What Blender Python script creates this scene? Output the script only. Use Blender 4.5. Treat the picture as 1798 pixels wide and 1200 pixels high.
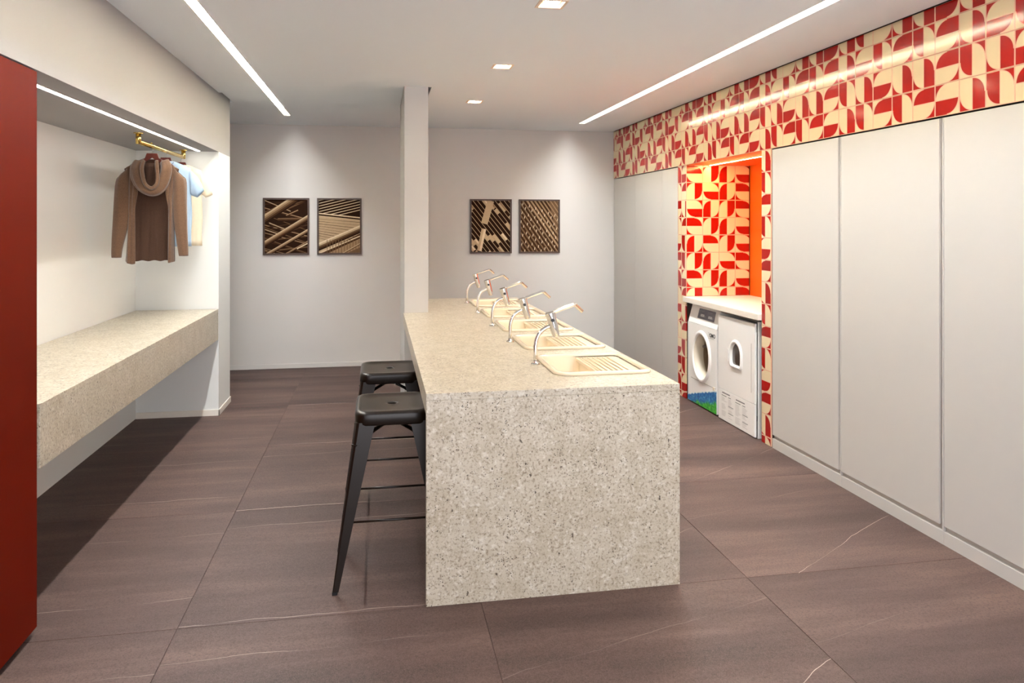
import bpy, bmesh, math, random
from mathutils import Vector, Matrix
random.seed(7)
D = bpy.data
for o in list(D.objects): D.objects.remove(o)
SC = bpy.context.scene
COL = SC.collection
PI = math.pi
# ---------------------------------------------------------------- camera
cd = D.cameras.new('camera'); cam = D.objects.new('camera', cd); COL.objects.link(cam)
cam.location = (0, 0, 1.6)
cam.rotation_euler = (PI/2, 0, -math.atan(235/1310))
cd.sensor_width = 36; cd.sensor_fit = 'HORIZONTAL'
cd.lens = 1310/1798*36
cd.shift_y = -(600-393)/1798
cd.clip_start = .05
SC.camera = cam
# ---------------------------------------------------------------- world, exposure
w = D.worlds.new('world'); SC.world = w; w.use_nodes = True
bg = w.node_tree.nodes['Background']; bg.inputs[0].default_value = (.93, .94, 1, 1); bg.inputs[1].default_value = 1.1
vs = SC.view_settings
vs.view_transform = 'Standard'; vs.look = 'None'; vs.gamma = 1; vs.use_curve_mapping = False
vs.exposure = 1.9
L_STRIP, L_LED, L_NICHE, L_SPOT = 43.0, 6.5, 44.0, 26.0
CEIL = 2.695

# ---------------------------------------------------------------- materials
def srgb(r, g, b):
    f = lambda c: (c/255/12.92 if c/255 <= .04045 else ((c/255+.055)/1.055)**2.4)
    return (f(r), f(g), f(b), 1)
class NT:
    def __init__(s, name):
        s.m = D.materials.new(name); s.m.use_nodes = True; s.t = s.m.node_tree
        s.b = s.t.nodes['Principled BSDF']
    def n(s, typ, **kw):
        x = s.t.nodes.new(typ)
        for k, v in kw.items():
            if k == 'i':
                for a, b in v.items(): x.inputs[a].default_value = b
            else: setattr(x, k, v)
        return x
    def l(s, a, b): s.t.links.new(a, b)
    def math(s, op, a, b=None, clamp=False):
        x = s.n('ShaderNodeMath', operation=op, use_clamp=clamp)
        for i, v in enumerate((a, b)):
            if v is None: continue
            if isinstance(v, (int, float)): x.inputs[i].default_value = v
            else: s.l(v, x.inputs[i])
        return x.outputs[0]
    def mix(s, fac, a, b):
        x = s.n('ShaderNodeMix', data_type='RGBA')
        for i, v in ((0, fac), (6, a), (7, b)):
            if isinstance(v, (int, float)): x.inputs[i].default_value = v
            elif isinstance(v, tuple): x.inputs[i].default_value = v
            else: s.l(v, x.inputs[i])
        return x.outputs[2]
    def ramp(s, fac, stops):
        x = s.n('ShaderNodeValToRGB'); e = x.color_ramp.elements
        e[0].position, e[0].color = stops[0]; e[1].position, e[1].color = stops[1]
        for p, c in stops[2:]:
            k = e.new(p); k.color = c
        s.l(fac, x.inputs[0]); return x.outputs[0]
    def coord(s, scale=(1, 1, 1), kind='Object', rot=(0, 0, 0)):
        tc = s.n('ShaderNodeTexCoord'); mp = s.n('ShaderNodeMapping')
        mp.inputs['Scale'].default_value = scale; mp.inputs['Rotation'].default_value = rot
        s.l(tc.outputs[kind], mp.inputs[0]); return mp.outputs[0]
    def noise(s, vec, scale, detail=3, rough=.5):
        x = s.n('ShaderNodeTexNoise', i={'Scale': scale, 'Detail': detail, 'Roughness': rough}); s.l(vec, x.inputs['Vector']); return x.outputs[0]
    def bump(s, h, strength=.2, dist=.002):
        x = s.n('ShaderNodeBump', i={'Strength': strength, 'Distance': dist}); s.l(h, x.inputs['Height']); s.l(x.outputs[0], s.b.inputs['Normal'])
def mat(name, rgb, rough=.5, metal=0, var=.04, vscale=30, bump=0, spec=.5, coat=0):
    t = NT(name); c = srgb(*rgb)
    v = t.coord(); nz = t.noise(v, vscale)
    lo = tuple(max(0, x*(1-var)) for x in c[:3])+(1,); hi = tuple(min(1, x*(1+var)) for x in c[:3])+(1,)
    t.l(t.mix(nz, lo, hi), t.b.inputs['Base Color'])
    t.b.inputs['Roughness'].default_value = rough; t.b.inputs['Metallic'].default_value = metal
    t.b.inputs['Specular IOR Level'].default_value = spec
    t.b.inputs['Coat Weight'].default_value = coat; t.b.inputs['Coat Roughness'].default_value = .08
    if bump: t.bump(nz, bump, .001)
    return t.m
def emis(name, rgb, s):
    m = D.materials.new(name); m.use_nodes = True; b = m.node_tree.nodes['Principled BSDF']
    b.inputs['Base Color'].default_value = (.8, .8, .8, 1)
    b.inputs['Emission Color'].default_value = (*rgb, 1); b.inputs['Emission Strength'].default_value = s
    return m
M = {}
M['wall'] = mat('wall_paint', (204, 200, 195), .75, var=.015, vscale=3)
M['white'] = mat('white_paint', (236, 236, 232), .7, var=.01, vscale=3)
M['ceil'] = mat('ceiling_paint', (234, 239, 242), .85, var=.01, vscale=2)
M['gap'] = mat('dark_gap', (60, 50, 44), .9)
M['laminate'] = mat('grey_laminate', (200, 196, 190), .45, var=.01, vscale=3)
M['groove'] = mat('groove_grey', (176, 168, 160), .6)
M['orange'] = mat('orange_laminate', (238, 104, 14), .45, var=.02, vscale=3)
M['red'] = mat('red_lacquer', (98, 20, 2), .6, spec=.06, var=.04, vscale=2)
M['black'] = mat('black_plinth', (22, 18, 16), .6)
M['white_trim'] = mat('white_trim', (240, 232, 220), .5)
M['slot'] = mat('slot_enamel', (226, 216, 194), .5)
M['peach'] = mat('lamp_trim_enamel', (238, 214, 190), .4)
M['chrome'] = mat('chrome', (225, 222, 218), .12, metal=1, var=.01)
M['gold'] = mat('brass_tube', (222, 192, 112), .25, metal=1, var=.03)
M['hanger'] = mat('mahogany_wood', (92, 30, 16), .4, var=.3, vscale=60)
M['steel'] = mat('steel_wire', (190, 186, 180), .25, metal=1)
M['stool'] = mat('dark_bronze_enamel', (26, 16, 8), .3, metal=.2, var=.12, vscale=25)
M['rubber'] = mat('black_rubber', (18, 16, 15), .8)
M['sink'] = mat('cream_ceramic', (238, 220, 190), .22, var=.01, coat=.5)
M['enamel'] = mat('white_enamel', (248, 246, 241), .3, var=.008, coat=.3)
M['enamel_trim'] = mat('off_white_plastic', (226, 216, 196), .4)
M['seam'] = mat('grey_seam', (150, 142, 132), .6)
M['display'] = mat('slate_display', (88, 84, 96), .25)
M['print_white'] = mat('printed_white', (235, 235, 232), .4)
M['print_grey'] = mat('printed_grey', (186, 182, 178), .6)
M['print_dark'] = mat('printed_dark', (52, 52, 54), .5)
M['glass_dark'] = mat('smoked_glass', (70, 56, 46), .12, coat=.5)
M['frame'] = mat('dark_walnut_frame', (66, 44, 30), .45, var=.2, vscale=40)
M['blue_cloth'] = mat('pale_blue_cotton', (176, 200, 222), .9, var=.05, vscale=60, bump=.3)
M['cream_cloth'] = mat('cream_cotton', (240, 224, 196), .9, var=.05, vscale=60, bump=.3)
M['strip'] = emis('warm_strip_diffuser', (.95, .98, 1.0), L_STRIP)
M['led'] = emis('cool_led_diffuser', (1, .97, .90), L_LED)
M['niche_led'] = emis('amber_led_diffuser', (1, .68, .24), L_NICHE)
M['lamp'] = emis('lamp_face', (1, .82, .58), L_SPOT)

def granite():
    t = NT('speckled_granite'); v = t.coord()
    base = t.ramp(t.noise(v, 9, 4, .6), [(.3, srgb(182, 170, 148)), (.7, srgb(203, 193, 174))])
    g = t.noise(v, 85, 5, .68)
    base = t.mix(t.ramp(g, [(.50, (0, 0, 0, 1)), (.64, (1, 1, 1, 1))]), base, srgb(146, 130, 110))
    base = t.mix(t.ramp(t.noise(v, 60, 3, .5), [(.56, (0, 0, 0, 1)), (.70, (.75, .75, .75, 1))]), base, srgb(218, 211, 197))
    vo = t.n('ShaderNodeTexVoronoi', i={'Scale': 105.0, 'Randomness': 1.0}); t.l(v, vo.inputs['Vector'])
    cl = t.ramp(t.noise(v, 16, 3, .6), [(.50, (0, 0, 0, 1)), (.62, (1, 1, 1, 1))])
    dk = t.math('MULTIPLY', t.ramp(vo.outputs['Distance'], [(.20, (1, 1, 1, 1)), (.34, (0, 0, 0, 1))]), cl)
    sel = t.math('GREATER_THAN', t.n('ShaderNodeSeparateColor').outputs[0], .0) if 0 else None
    sc = t.n('ShaderNodeSeparateColor'); t.l(vo.outputs['Color'], sc.inputs[0])
    dk = t.math('MULTIPLY', dk, t.math('GREATER_THAN', sc.outputs[0], .45))
    base = t.mix(dk, base, srgb(66, 52, 40))
    big = t.math('MULTIPLY', t.ramp(t.noise(v, 48, 2, .5), [(.70, (0, 0, 0, 1)), (.74, (1, 1, 1, 1))]), .85)
    base = t.mix(big, base, srgb(60, 46, 34))
    t.l(base, t.b.inputs['Base Color']); t.b.inputs['Roughness'].default_value = .32
    return t.m
M['granite'] = granite()
def quartz():
    t = NT('pale_quartz'); v = t.coord()
    t.l(t.ramp(t.noise(v, 220, 3, .7), [(.4, srgb(228, 220, 204)), (.62, srgb(244, 238, 226))]), t.b.inputs['Base Color'])
    t.b.inputs['Roughness'].default_value = .4; return t.m
M['quartz'] = quartz()
def stone(name, veins, rot):
    """veins: (offset, slope, strength) of thin pale veins in the tile's own coordinates"""
    t = NT(name); oi = t.n('ShaderNodeObjectInfo')
    tc = t.n('ShaderNodeTexCoord'); ad = t.n('ShaderNodeVectorMath', operation='ADD')
    rnd = t.n('ShaderNodeCombineXYZ'); t.l(t.math('MULTIPLY', oi.outputs['Random'], 7.0), rnd.inputs[2])
    t.l(tc.outputs['Object'], ad.inputs[0]); t.l(rnd.outputs[0], ad.inputs[1])
    s = t.n('ShaderNodeSeparateXYZ'); t.l(tc.outputs['Object'], s.inputs[0])
    def mp(sc, r=0):
        m = t.n('ShaderNodeMapping'); m.inputs['Scale'].default_value = sc; m.inputs['Rotation'].default_value = (0, 0, r)
        t.l(ad.outputs[0], m.inputs[0]); return m.outputs[0]
    streak = t.noise(mp((.35, 2.3, 1), rot), 1.7, 6, .62)
    col = t.ramp(streak, [(.34, srgb(54, 38, 34)), (.50, srgb(75, 55, 50)), (.68, srgb(102, 79, 71))])
    fine = t.noise(mp((1, 1, 1)), 330, 2, .7)
    col = t.mix(t.math('MULTIPLY', t.math('SUBTRACT', fine, .42, True), 1.8, True), col, srgb(122, 102, 93))
    blot = t.noise(mp((1, 1, 1)), 110, 3, .7)
    col = t.mix(t.math('MULTIPLY', t.math('SUBTRACT', blot, .47, True), 2.4, True), col, srgb(42, 29, 26))
    wob = t.math('ADD', t.math('MULTIPLY', t.math('SUBTRACT', t.noise(mp((1, .3, 1)), 2.2, 3, .5), .5), .10),
                 t.math('MULTIPLY', t.math('SUBTRACT', t.noise(mp((1, 1, 1)), 30, 2, .5), .5), .006))
    brk = t.noise(mp((1, .2, 1)), 2.4, 2)
    for a, b, k in veins:
        d = t.math('SUBTRACT', s.outputs[1], t.math('ADD', t.math('ADD', t.math('MULTIPLY', s.outputs[0], b), a), wob))
        ad_ = t.math('ABSOLUTE', d)
        line = t.math('MULTIPLY', t.math('LESS_THAN', ad_, .0016), t.math('MULTIPLY', t.math('SUBTRACT', brk, .38, True), 3.5*k, True))
        dark = t.math('MULTIPLY', t.math('MULTIPLY', t.math('LESS_THAN', d, 0.0), t.math('SUBTRACT', 1.0, t.math('MULTIPLY', ad_, 9.0), True)), .28*k)
        col = t.mix(dark, col, srgb(84, 64, 60)); col = t.mix(line, col, srgb(214, 196, 184))
    t.l(col, t.b.inputs['Base Color'])
    t.b.inputs['Roughness'].default_value = .55; t.b.inputs['Specular IOR Level'].default_value = .3
    t.bump(fine, .12, .001); return t.m
M['stone_left'] = stone('brown_porcelain_left', [(-.385, .04, .5), (.30, .02, .3)], -.10)
M['stone_mid'] = stone('brown_porcelain_mid', [(-.588, .01, 1.0), (.39, .03, .5)], -.06)
M['stone_right'] = stone('brown_porcelain_right', [(-.40, .62, .8), (.25, .3, .2)], .52)
def tile_mat():
    t = NT('glazed_patterned_tile'); uv = t.n('ShaderNodeUVMap'); s = t.n('ShaderNodeSeparateXYZ'); t.l(uv.outputs[0], s.inputs[0])
    u, v = s.outputs[0], s.outputs[1]
    du, dv = t.math('SUBTRACT', u, .5), t.math('SUBTRACT', v, .5)
    r = t.math('SQRT', t.math('ADD', t.math('MULTIPLY', du, du), t.math('MULTIPLY', dv, dv)))
    quad = t.math('LESS_THAN', t.math('MULTIPLY', du, dv), 0.0)
    outside = t.math('MULTIPLY', t.math('GREATER_THAN', r, .47), quad)
    base = t.math('GREATER_THAN', du, 0.0)
    red = t.math('ABSOLUTE', t.math('SUBTRACT', base, outside))
    e = t.math('MAXIMUM', t.math('ABSOLUTE', du), t.math('ABSOLUTE', dv))
    ln = t.math('MAXIMUM', t.math('GREATER_THAN', e, .474),
         t.math('MAXIMUM', t.math('MULTIPLY', t.math('LESS_THAN', t.math('ABSOLUTE', du), .014), 1.0),
                t.math('MULTIPLY', t.math('LESS_THAN', t.math('ABSOLUTE', t.math('SUBTRACT', r, .465)), .014), quad)))
    col = t.mix(red, srgb(232, 210, 170), srgb(166, 18, 10))
    col = t.mix(ln, col, srgb(236, 190, 160))
    t.l(col, t.b.inputs['Base Color']); t.b.inputs['Roughness'].default_value = .13
    return t.m
M['tile'] = tile_mat()
def plush():
    t = NT('brown_ribbed_plush'); v = t.coord()
    wv = t.n('ShaderNodeTexWave', wave_type='BANDS', bands_direction='Z', i={'Scale': 70.0, 'Distortion': 1.5}); t.l(v, wv.inputs[0])
    nz = t.noise(v, 160, 3, .7)
    h = t.math('ADD', t.math('MULTIPLY', wv.outputs[1], .6), nz)
    t.l(t.ramp(h, [(.3, srgb(66, 46, 32)), (1.0, srgb(118, 86, 62))]), t.b.inputs['Base Color'])
    t.b.inputs['Roughness'].default_value = 1; t.b.inputs['Sheen Weight'].default_value = .4
    t.bump(h, .5, .002); return t.m
M['plush'] = plush()
def water():
    t = NT('printed_water_decal'); v = t.coord()
    n1 = t.noise(v, 42, 4, .7); n2 = t.noise(v, 9, 3, .6)
    s = t.n('ShaderNodeSeparateXYZ'); t.l(t.n('ShaderNodeTexCoord').outputs['Object'], s.inputs[0])
    tc = [x for x in t.t.nodes if x.type == 'TEX_COORD'][-1]
    blue = t.ramp(n1, [(.35, srgb(10, 60, 130)), (.52, srgb(20, 110, 180)), (.68, srgb(120, 190, 214))])
    green = t.ramp(n1, [(.35, srgb(0, 110, 40)), (.52, srgb(50, 170, 40)), (.68, srgb(130, 210, 90))])
    # green wedge rises towards the washer's near corner
    k = t.math('ADD', t.math('MULTIPLY', s.outputs[2], -9.0), t.math('MULTIPLY', s.outputs[1], -1.9))
    k = t.math('ADD', k, t.math('MULTIPLY', n2, 1.1))
    t.l(t.mix(t.ramp(k, [(-.0, (0, 0, 0, 1)), (.25, (1, 1, 1, 1))]), blue, green), t.b.inputs['Base Color'])
    t.b.inputs['Roughness'].default_value = .35; return t.m
M['water'] = water()

# ---------------------------------------------------------------- mesh builder
class MB:
    def __init__(s): s.v = []; s.f = []; s.mi = []; s.uv = {}
    def add(s, vs, fs, mi=0):
        b = len(s.v); s.v += [tuple(p) for p in vs]; s.f += [tuple(b+i for i in f) for f in fs]; s.mi += [mi]*len(fs); return s
    def box(s, x0, x1, y0, y1, z0, z1, mi=0):
        v = [(x, y, z) for x in (x0, x1) for y in (y0, y1) for z in (z0, z1)]
        return s.add(v, [(0, 1, 3, 2), (4, 6, 7, 5), (0, 4, 5, 1), (2, 3, 7, 6), (0, 2, 6, 4), (1, 5, 7, 3)], mi)
    def prism(s, poly, axis, a, b, mi=0):
        # poly: 2D points; axis 'x','y','z' extruded from a to b
        def P(p, t): return {'x': (t, p[0], p[1]), 'y': (p[0], t, p[1]), 'z': (p[0], p[1], t)}[axis]
        n = len(poly); v = [P(p, a) for p in poly]+[P(p, b) for p in poly]
        f = [tuple(range(n-1, -1, -1)), tuple(range(n, 2*n))]+[(i, (i+1) % n, (i+1) % n+n, i+n) for i in range(n)]
        return s.add(v, f, mi)
    def rings(s, rs, closed=True, cap=True, mi=0):
        n = len(rs[0]); v = [p for r in rs for p in r]; f = []
        for k in range(len(rs)-1):
            for i in range(n if closed else n-1):
                j = (i+1) % n; f.append((k*n+i, k*n+j, (k+1)*n+j, (k+1)*n+i))
        if cap and closed: f.append(tuple(range(n-1, -1, -1))); f.append(tuple((len(rs)-1)*n+i for i in range(n)))
        return s.add(v, f, mi)
    def lathe(s, prof, c=(0, 0, 0), axis='z', n=24, mi=0, cap=True, a0=0):
        rs = []
        for r, h in prof:
            ring = []
            for i in range(n):
                a = a0+2*PI*i/n; p, q = r*math.cos(a), r*math.sin(a)
                ring.append({'z': (c[0]+p, c[1]+q, c[2]+h), 'x': (c[0]+h, c[1]+p, c[2]+q), 'y': (c[0]+p, c[1]+h, c[2]+q)}[axis])
            rs.append(ring)
        return s.rings(rs, True, cap, mi)
    def tube(s, pts, r, n=10, mi=0, cap=True, flat=1.0, up=None):
        pts = [Vector(p) for p in pts]; rs = []
        rr = r if isinstance(r, (list, tuple)) else [r]*len(pts)
        ref = Vector(up) if up else None
        for k, p in enumerate(pts):
            d = (pts[min(k+1, len(pts)-1)]-pts[max(k-1, 0)]).normalized()
            u = (ref if ref else (Vector((0, 0, 1)) if abs(d.z) < .9 else Vector((0, 1, 0))))
            a = d.cross(u).normalized(); b = a.cross(d).normalized()
            q = rr[k] if isinstance(rr[k], (list, tuple)) else (rr[k], rr[k]*flat)
            rs.append([p+a*q[0]*math.cos(2*PI*i/n)+b*q[1]*math.sin(2*PI*i/n) for i in range(n)])
        return s.rings(rs, True, cap, mi)
    def slab(s, xs, ys, z0, z1, holes=(), mi=0):
        """horizontal slab with rectangular holes"""
        X = sorted(set([xs[0], xs[1]]+[h[i] for h in holes for i in (0, 1) if xs[0] < h[i] < xs[1]]))
        Y = sorted(set([ys[0], ys[1]]+[h[i] for h in holes for i in (2, 3) if ys[0] < h[i] < ys[1]]))
        def solid(i, j):
            if not (0 <= i < len(X)-1 and 0 <= j < len(Y)-1): return False
            cx, cy = (X[i]+X[i+1])/2, (Y[j]+Y[j+1])/2
            return not any(h[0] < cx < h[1] and h[2] < cy < h[3] for h in holes)
        idx = {}; vv = []
        def V(i, j, k):
            if (i, j, k) not in idx: idx[i, j, k] = len(vv); vv.append((X[i], Y[j], (z0, z1)[k]))
            return idx[i, j, k]
        ff = []
        for i in range(len(X)-1):
            for j in range(len(Y)-1):
                if not solid(i, j): continue
                ff.append((V(i, j, 0), V(i, j+1, 0), V(i+1, j+1, 0), V(i+1, j, 0)))
                ff.append((V(i, j, 1), V(i+1, j, 1), V(i+1, j+1, 1), V(i, j+1, 1)))
                if not solid(i-1, j): ff.append((V(i, j, 0), V(i, j, 1), V(i, j+1, 1), V(i, j+1, 0)))
                if not solid(i+1, j): ff.append((V(i+1, j, 0), V(i+1, j+1, 0), V(i+1, j+1, 1), V(i+1, j, 1)))
                if not solid(i, j-1): ff.append((V(i, j, 0), V(i+1, j, 0), V(i+1, j, 1), V(i, j, 1)))
                if not solid(i, j+1): ff.append((V(i, j+1, 0), V(i, j+1, 1), V(i+1, j+1, 1), V(i+1, j+1, 0)))
        return s.add(vv, ff, mi)
    def build(s, name, mats, parent=None, loc=(0, 0, 0), smooth=False, bevel=0, seg=2, subsurf=0, solid=0):
        me = D.meshes.new(name); me.from_pydata(s.v, [], s.f)
        if not isinstance(mats, (list, tuple)): mats = [mats]
        for m in mats: me.materials.append(m)
        me.polygons.foreach_set('material_index', s.mi)
        bm = bmesh.new(); bm.from_mesh(me); bmesh.ops.recalc_face_normals(bm, faces=bm.faces); bm.to_mesh(me); bm.free()
        if smooth: me.polygons.foreach_set('use_smooth', [True]*len(me.polygons))
        o = D.objects.new(name, me); COL.objects.link(o); o.location = loc
        if parent: o.parent = parent
        if solid: md = o.modifiers.new('solid', 'SOLIDIFY'); md.thickness = solid; md.offset = 0
        if bevel:
            md = o.modifiers.new('bevel', 'BEVEL'); md.width = bevel; md.segments = seg; md.limit_method = 'ANGLE'; md.angle_limit = math.radians(40); md.harden_normals = False
        if subsurf: md = o.modifiers.new('sub', 'SUBSURF'); md.levels = md.render_levels = subsurf
        return o
def tag(o, label=None, cat=None, group=None, kind=None):
    for k, v in (('label', label), ('category', cat), ('group', group), ('kind', kind)):
        if v: o[k] = v
    return o
def thing(name, label, cat, loc=(0, 0, 0), group=None, rz=0):
    o = D.objects.new(name, None); COL.objects.link(o); o.location = loc; o.rotation_euler.z = rz; o.empty_display_size = .1
    return tag(o, label, cat, group)
def struct(o): return tag(o, kind='structure')
def copy_tree(o, parent=None):
    c = o.copy(); COL.objects.link(c)
    if parent: c.parent = parent
    for ch in list(o.children): copy_tree(ch, c)
    return c
def smooth_angle(o, deg=40):
    me = o.data
    me.polygons.foreach_set('use_smooth', [True]*len(me.polygons))
    try: me.set_sharp_from_angle(angle=math.radians(deg))
    except Exception: pass
    return o

# ---------------------------------------------------------------- room shell
XL, XR, YB, YF = -1.955, 2.77, 8.56, -.9
# floor: screed + large porcelain tiles as pieces
floor = struct(MB().box(-3.2, 3.5, YF, YB+.1, -.08, -.003).build('floor', M['stone_mid']))
FX = [(-3.2, -1.98), (-1.98, -.78), (-.78, .427), (.427, 1.64), (1.64, 2.84), (2.84, 3.5)]
G = .0010
TL = 1.225
SM = ['stone_left', 'stone_left', 'stone_mid', 'stone_right', 'stone_right', 'stone_right']
for k, (a, b) in enumerate(FX):
    y = 3.13-TL*4
    while y < YB+.1:
        y0, y1 = max(y, YF), min(y+TL, YB+.1); yc = y+TL/2; y += TL
        if y1-y0 < .02: continue
        cx = (a+b)/2
        t = MB().box(a+G-cx, b-G-cx, y0+G-yc, y1-G-yc, -.0028, 0).build('floor_tile', M[SM[k]], floor, (cx, yc, 0), bevel=.0010, seg=1)

# ceiling with recesses for the strips, the spots and the shadow gaps
SL = (-.938, -.870, 2.0, 7.83); SR = (2.152, 2.226, 2.0, 7.885)
spots = [(.85, y) for y in (2.12, 3.62, 5.12, 6.64)]
holes = [SL, SR, (.203, .422, 6.0, 7.10), (-1.312, -1.285, 6.56, 7.06), (2.748, 2.80, YF, YB)]
holes += [(x-.062, x+.062, y-.062, y+.062) for x, y in spots]
struct(MB().slab((-3.2, 3.5), (YF, YB+.1), CEIL, CEIL+.11, holes).build('ceiling', M['ceil']))
struct(MB().box(-3.2, 3.5, YF, YB+.1, CEIL+.112, CEIL+.18).build('ceiling_void', M['gap'])).name = 'ceiling_deck'

struct(MB().box(-3.2, 3.5, YB, YB+.1, 0, CEIL+.05).build('wall_back', M['wall']))
wl = MB()
wl.box(-2.10, XL, YF, 6.56, 0, 2.20)                    # back of the recess
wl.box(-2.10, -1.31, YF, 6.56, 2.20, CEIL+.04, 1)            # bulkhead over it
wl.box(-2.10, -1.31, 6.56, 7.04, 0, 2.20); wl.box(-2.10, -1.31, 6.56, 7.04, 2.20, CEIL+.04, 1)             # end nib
struct(wl.build('wall_left', [M['white'], mat('white_paint_shaded', (164, 162, 162), .8, var=.01, vscale=3)]))  # bulkhead and nib top: dimmer light put into a greyer copy of the white
struct(MB().box(-3.2, -3.1, 7.0, YB, 0, CEIL+.04).box(-3.2, -2.1, 6.9, 7.04, 0, CEIL+.04).build('wall_alcove', M['wall']))
struct(MB().box(-1.952, -1.302, 6.548, 6.559, 0, .05).box(-1.3095, -1.302, 6.548, 7.045, 0, .05).build('baseboard_left', M['white_trim'], bevel=.001))
struct(MB().box(-3.1, 2.75, 8.548, YB, 0, .05).build('baseboard_back', M['wall'], bevel=.002))
struct(MB().box(.205, .395, 6.0, 7.08, 0, CEIL+.05).build('wall_column', M['wall'], bevel=.003))

# right side: bulkhead + piers behind tiles
wr = MB()
wr.box(2.78, 3.45, YF, YB, 2.143, CEIL+.05)
wr.box(2.78, 3.45, 4.925, 5.062, 0, 2.143)
wr.box(2.78, 3.45, 6.436, 6.622, 0, 2.143)
wr.box(3.43, 3.5, YF, YB, 0, 2.143)
wall_r = struct(wr.build('wall_right', M['gap']))

# ---- glazed tiles: codes V1 V2 H1 H2, chirality 0/1; mesh shared by (code, chirality, crop)
TS = .16
def canon(code, ch, u, v):
    if ch: (u, v) = (u, 1-v) if code[0] == 'V' else (1-u, v)
    return {'V1': (u, v), 'V2': (1-u, 1-v), 'H1': (v, 1-u), 'H2': (1-v, u)}[code]
cache = {}
def tile_mesh(code, ch, u0, u1, v0, v1):
    key = (code, ch, round(u0, 3), round(u1, 3), round(v0, 3), round(v1, 3))
    if key in cache: return cache[key]
    g = .0006; c = .0010; th = .010
    a0, a1 = u0*TS+g, u1*TS-g; b0, b1 = v0*TS+g, v1*TS-g
    # local frame: X = along the row (u), Y = outward, Z = up (v)
    pts = [(a0+c, th, b0+c), (a1-c, th, b0+c), (a1-c, th, b1-c), (a0+c, th, b1-c),
           (a0, th-c, b0), (a1, th-c, b0), (a1, th-c, b1), (a0, th-c, b1), (a0, 0, b0), (a1, 0, b0), (a1, 0, b1), (a0, 0, b1)]
    fs = [(0, 1, 2, 3)]+[(i, i+4, (i+1) % 4+4, (i+1) % 4) for i in range(4)]+[(i+4, i+8, (i+1) % 4+8, (i+1) % 4+4) for i in range(4)]
    me = D.meshes.new('tile'); me.from_pydata(pts, [], fs); me.materials.append(M['tile'])
    uvl = me.uv_layers.new(name='UVMap')
    for lp in me.loops:
        p = pts[lp.vertex_index]; uvl.data[lp.index].uv = canon(code, ch, p[0]/TS, p[2]/TS)
    bm = bmesh.new(); bm.from_mesh(me); bmesh.ops.recalc_face_normals(bm, faces=bm.faces)
    f = max(bm.faces, key=lambda q: q.calc_area())
    if f.normal.y < 0: bmesh.ops.reverse_faces(bm, faces=bm.faces)
    bm.to_mesh(me); bm.free()
    cache[key] = me; return me
def put_tile(code, ch, crop, loc, rz):
    o = D.objects.new('tile', tile_mesh(code, ch, *crop)); COL.objects.link(o); o.parent = wall_r
    o.location = loc; o.rotation_euler.z = rz
# band on the right wall (u runs towards the camera, -y; outward -x): rotation maps X->-y, Y->-x : that is a mirror free rz = -90 gives X->-y, Y->+x, so flip u instead
def wall_tile(code, k, v_base, u0=0, u1=1, v0=0, v1=1):
    # tile k spans y from Y0-k*TS (far edge, u=0) to Y0-(k+1)*TS ; use rz=+90: X->+y, Y->-x ; local X = 1-u
    m = {'V1': 'V2', 'V2': 'V1', 'H1': 'H1', 'H2': 'H2'}[code]
    yfar = Y0-k*TS
    put_tile(m, 2, (1-u1, 1-u0, v0, v1), (2.7795, yfar-TS, v_base), PI/2)
_c = canon
def canon(code, ch, u, v):
    if ch == 2:
        # seen from the room the row reads left->right with decreasing y, so mirror u back before the look-up
        code = {'V2': 'V1', 'V1': 'V2', 'H1': 'H1', 'H2': 'H2'}[code]
        return _c(code, 1, 1-u, v)
    return _c(code, ch, u, v)
Y0 = 4.933+TS*23                     # far edge of the first (cut) column
rows = {0: ['V2', 'H1', 'V1', 'V1', 'H2', 'V1'], 1: ['H2', 'V2', 'H1', 'V2', 'H1', 'V1'],
        2: ['V1', 'H2', 'V1', 'V1', 'H1', 'V2'], 3: ['V2', 'H1', 'V2', 'H1', 'H2', 'V1']}
ZB = 2.137
for k in range(0, 41):
    u0 = max(0, (Y0-k*TS-YB)/TS)
    for r in range(4):
        code = rows[r][(k-23) % 6]
        zb = ZB+(3-r)*TS
        wall_tile(code, k, zb, u0=u0, v1=(.50 if r == 0 else 1))
pier = ['V1', 'V2', 'H1', 'V2', 'H2', 'H1']
pierL = ['V1', 'V2', 'H1', 'V2', 'H2', 'H1']; pierR = ['H2', 'H1', 'V1', 'H1', 'V2', 'V2']
for r in range(14):
    zb = ZB-(r+1)*TS; v0 = max(0, -zb/TS)
    wall_tile(pier[r % 6], 22, zb, u0=(Y0-22*TS-5.066)/TS, v0=v0)
    wall_tile(pierL[r % 6], 12, zb, u0=(Y0-12*TS-6.620)/TS, v0=v0)
    wall_tile(pierR[r % 6], 13, zb, u1=(Y0-13*TS-6.430)/TS, v0=v0)
# niche far side (outward -y; u runs +x): rz=180 gives X->-x, Y->-y : local X=1-u
nrows = [['H1', 'V1', 'V2', 'H2'], ['V1', 'H2', 'V2', 'H1'], ['H2', 'V2', 'V1', 'H1'], ['H1', 'V1', 'V2', 'H2'],
         ['V2', 'H1', 'V1', 'H2'], ['V1', 'V2', 'H2', 'H1'], ['H1', 'V1', 'V2', 'H2'], ['V1', 'H2', 'V2', 'H1']]
def canon_n(code, u, v): return _c(code, 0, 1-u, v)
_c2 = canon
def canon(code, ch, u, v):
    if ch == 3: return _c(code, 0, 1-u, v)
    return _c2(code, ch, u, v)
for r in range(8):
    for k in range(4):
        zb = ZB-(r+1)*TS; v0 = max(0, (.937-zb)/TS)
        put_tile(nrows[r][k], 3, (.0 if k < 3 else .13, 1, v0, 1), (2.7695+(k+1)*TS, 6.4355, zb), PI)
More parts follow.
